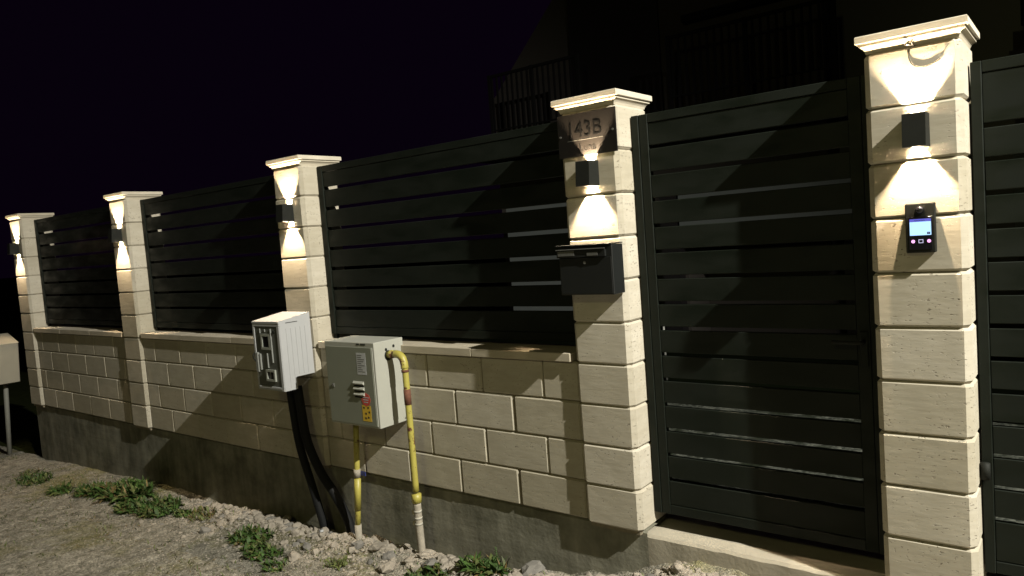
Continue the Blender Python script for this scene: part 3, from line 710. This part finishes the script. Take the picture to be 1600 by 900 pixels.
for x, y, s, mm, lab in stones:
    bm = bmesh.new(); rock_bm(bm, Vector((0,0,0)), s, rnd, 2); ob = link('stone', mesh(bm), None, (x, y, gz(x, y)+s*.25), m=mm); tag(ob, lab, 'stone', 'larger stones in the rubble')

def weed(x, y, rad, hgt, n, m, label, dry=0):
    t = thing('weed_clump', label, 'weed', (x, y, gz(x, y)), 'weed clumps on the verge')
    def leaves(n, m, name, narrow):
        bm = bmesh.new()
        for _ in range(n):
            a = rnd.uniform(0, 6.283); d = rad*math.sqrt(rnd.random()); bx, by = d*math.cos(a), d*math.sin(a)*.6
            bz = gz(x+bx, y+by)-gz(x, y)
            l = hgt*rnd.uniform(.5, 1.25); w_ = l*(.05 if narrow else rnd.uniform(.09, .20)); dirn = rnd.uniform(0, 6.283); tilt = rnd.uniform(.3, 1.25)
            dx, dy = math.cos(dirn), math.sin(dirn); px, py = -dy, dx; p = Vector((bx, by, bz)); row = []
            for k in range(4):
                tt = k/3; ang = tilt*(.5+.8*tt); q = p+Vector((dx*math.sin(ang)*l*tt, dy*math.sin(ang)*l*tt, math.cos(min(1.5, ang))*l*tt))
                ww = w_*(0.35, 1.0, .8, .04)[k]; row.append((bm.verts.new(q+Vector((px*ww, py*ww, .0)))  , bm.verts.new(q-Vector((px*ww, py*ww, -ww*.5)))))
            for A_, B_ in zip(row, row[1:]): bm.faces.new((A_[0], A_[1], B_[1], B_[0]))
        ob = link(name, mesh(bm), t, m=m); ob['kind'] = 'stuff'; return ob
    leaves(int(n*.5), m, 'foliage', False); leaves(int(n*.5), m, 'grass_blades', True)
    leaves(n//3, LEAF2, 'pale_foliage', False)
    leaves(max(dry, n//6), DRY, 'dry_stalks', True)
weed(-7.62,-.40,.24,.055,220,LEAF,'low green weed patch nearest the far left corner of the footing', 20)
weed(-8.0,-.30,.16,.045,60,LEAF2,'thin pale weeds beneath the leaning meter box', 30)
weed(-6.78,-.46,.11,.085,140,LEAF,'small dark green sprig left of the big weed bush', 0)
weed(-6.38,-.36,.18,.085,330,LEAF,'left half of the big green weed bush on the verge', 8)
weed(-5.98,-.25,.26,.12,800,LEAF,'tallest bushy green weed clump in front of the shaded footing', 10)
weed(-5.58,-.40,.17,.075,280,LEAF,'green weeds at the lower right edge of the big bush', 10)
weed(-5.26,-.33,.22,.08,420,LEAF,'wide green weed clump right of the big bush', 20)
weed(-4.92,-.32,.08,.06,90,LEAF,'small green weed clump halfway toward the rubble', 10)
weed(-4.70,-.28,.13,.05,70,LEAF2,'dry brownish weeds at the start of the rubble', 60)
weed(-3.93,-.36,.19,.055,240,LEAF,'flat green weeds in the rubble below the shaded footing', 10)
weed(-3.62,-.48,.16,.055,200,LEAF,'green weed patch at the bottom edge, left of the short pipe', 10)
weed(-3.36,-.58,.10,.045,70,LEAF,'small weed patch cut by the bottom edge of the picture', 5)
weed(-2.98,-.40,.09,.045,70,LEAF2,'pale weeds in front of the short yellow pipe', 14)
weed(-2.33,-.31,.13,.055,150,LEAF,'bright green grass tuft right of the tall yellow pipe', 6)
weed(-2.05,-.17,.14,.08,230,LEAF,'upright leafy weed against the lit concrete footing', 8)
def sprig(x, y):
    t = thing('weed_sprig', 'single tall dark weed stalk standing before the lit footing', 'weed', (x, y, gz(x, y)))
    tube('stem', [(0,0,0), (.004,0,.06), (0,0,.13)], .0022, LEAF, t, 6); bm = bmesh.new()
    for k in range(26):
        z = .03+.1*k/26; a = k*2.4; l = .026*(1-.6*k/26); d = Vector((math.cos(a), math.sin(a), .5)); p = Vector((0,0,z)); s = Vector((-math.sin(a), math.cos(a), 0))*l*.22
        bm.faces.new([bm.verts.new(q) for q in (p, p+d*l*.5+s, p+d*l, p+d*l*.5-s)])
    link('foliage', mesh(bm), t, m=LEAF)
sprig(-1.995, -.13)

# thin scattered grass and dry litter on the verge, beyond counting
def litter(name, count, m, label, cat, l0, l1, up):
    V = []; F = []
    for _ in range(count):
        x = rnd.uniform(-9.5, .2); y = -.05-abs(rnd.gauss(0, .8))
        if y < -2.4 or noise.noise((x*1.6, y*1.6, 12)) < -.05: continue
        z = gz(x, y); a = rnd.uniform(0, 6.283); l = rnd.uniform(l0, l1); wd = l*.07+.0006; dx, dy = math.cos(a), math.sin(a); o = len(V); h = l*rnd.uniform(*up)
        V += [(x-dy*wd, y+dx*wd, z-.002), (x+dy*wd, y-dx*wd, z-.002), (x+dx*l*.5+dy*wd, y+dy*l*.5-dx*wd, z+h*.75), (x+dx*l*.5-dy*wd, y+dy*l*.5+dx*wd, z+h*.75), (x+dx*l, y+dy*l, z+h)]
        F += [(o, o+1, o+2, o+3), (o+3, o+2, o+4)]
    me = bpy.data.meshes.new(name); me.from_pydata(V, [], F); ob = link(name, me, m=m); ob['kind'] = 'stuff'; ob['label'] = label; ob['category'] = cat
litter('sparse_grass', 3800, LEAF2, 'sparse short grass blades over the dirt verge', 'grass', .012, .035, (.3, 1.0))
litter('dry_litter', 3800, DRY, 'dry brown stalks and litter lying on the dirt verge', 'litter', .010, .040, (.02, .2))
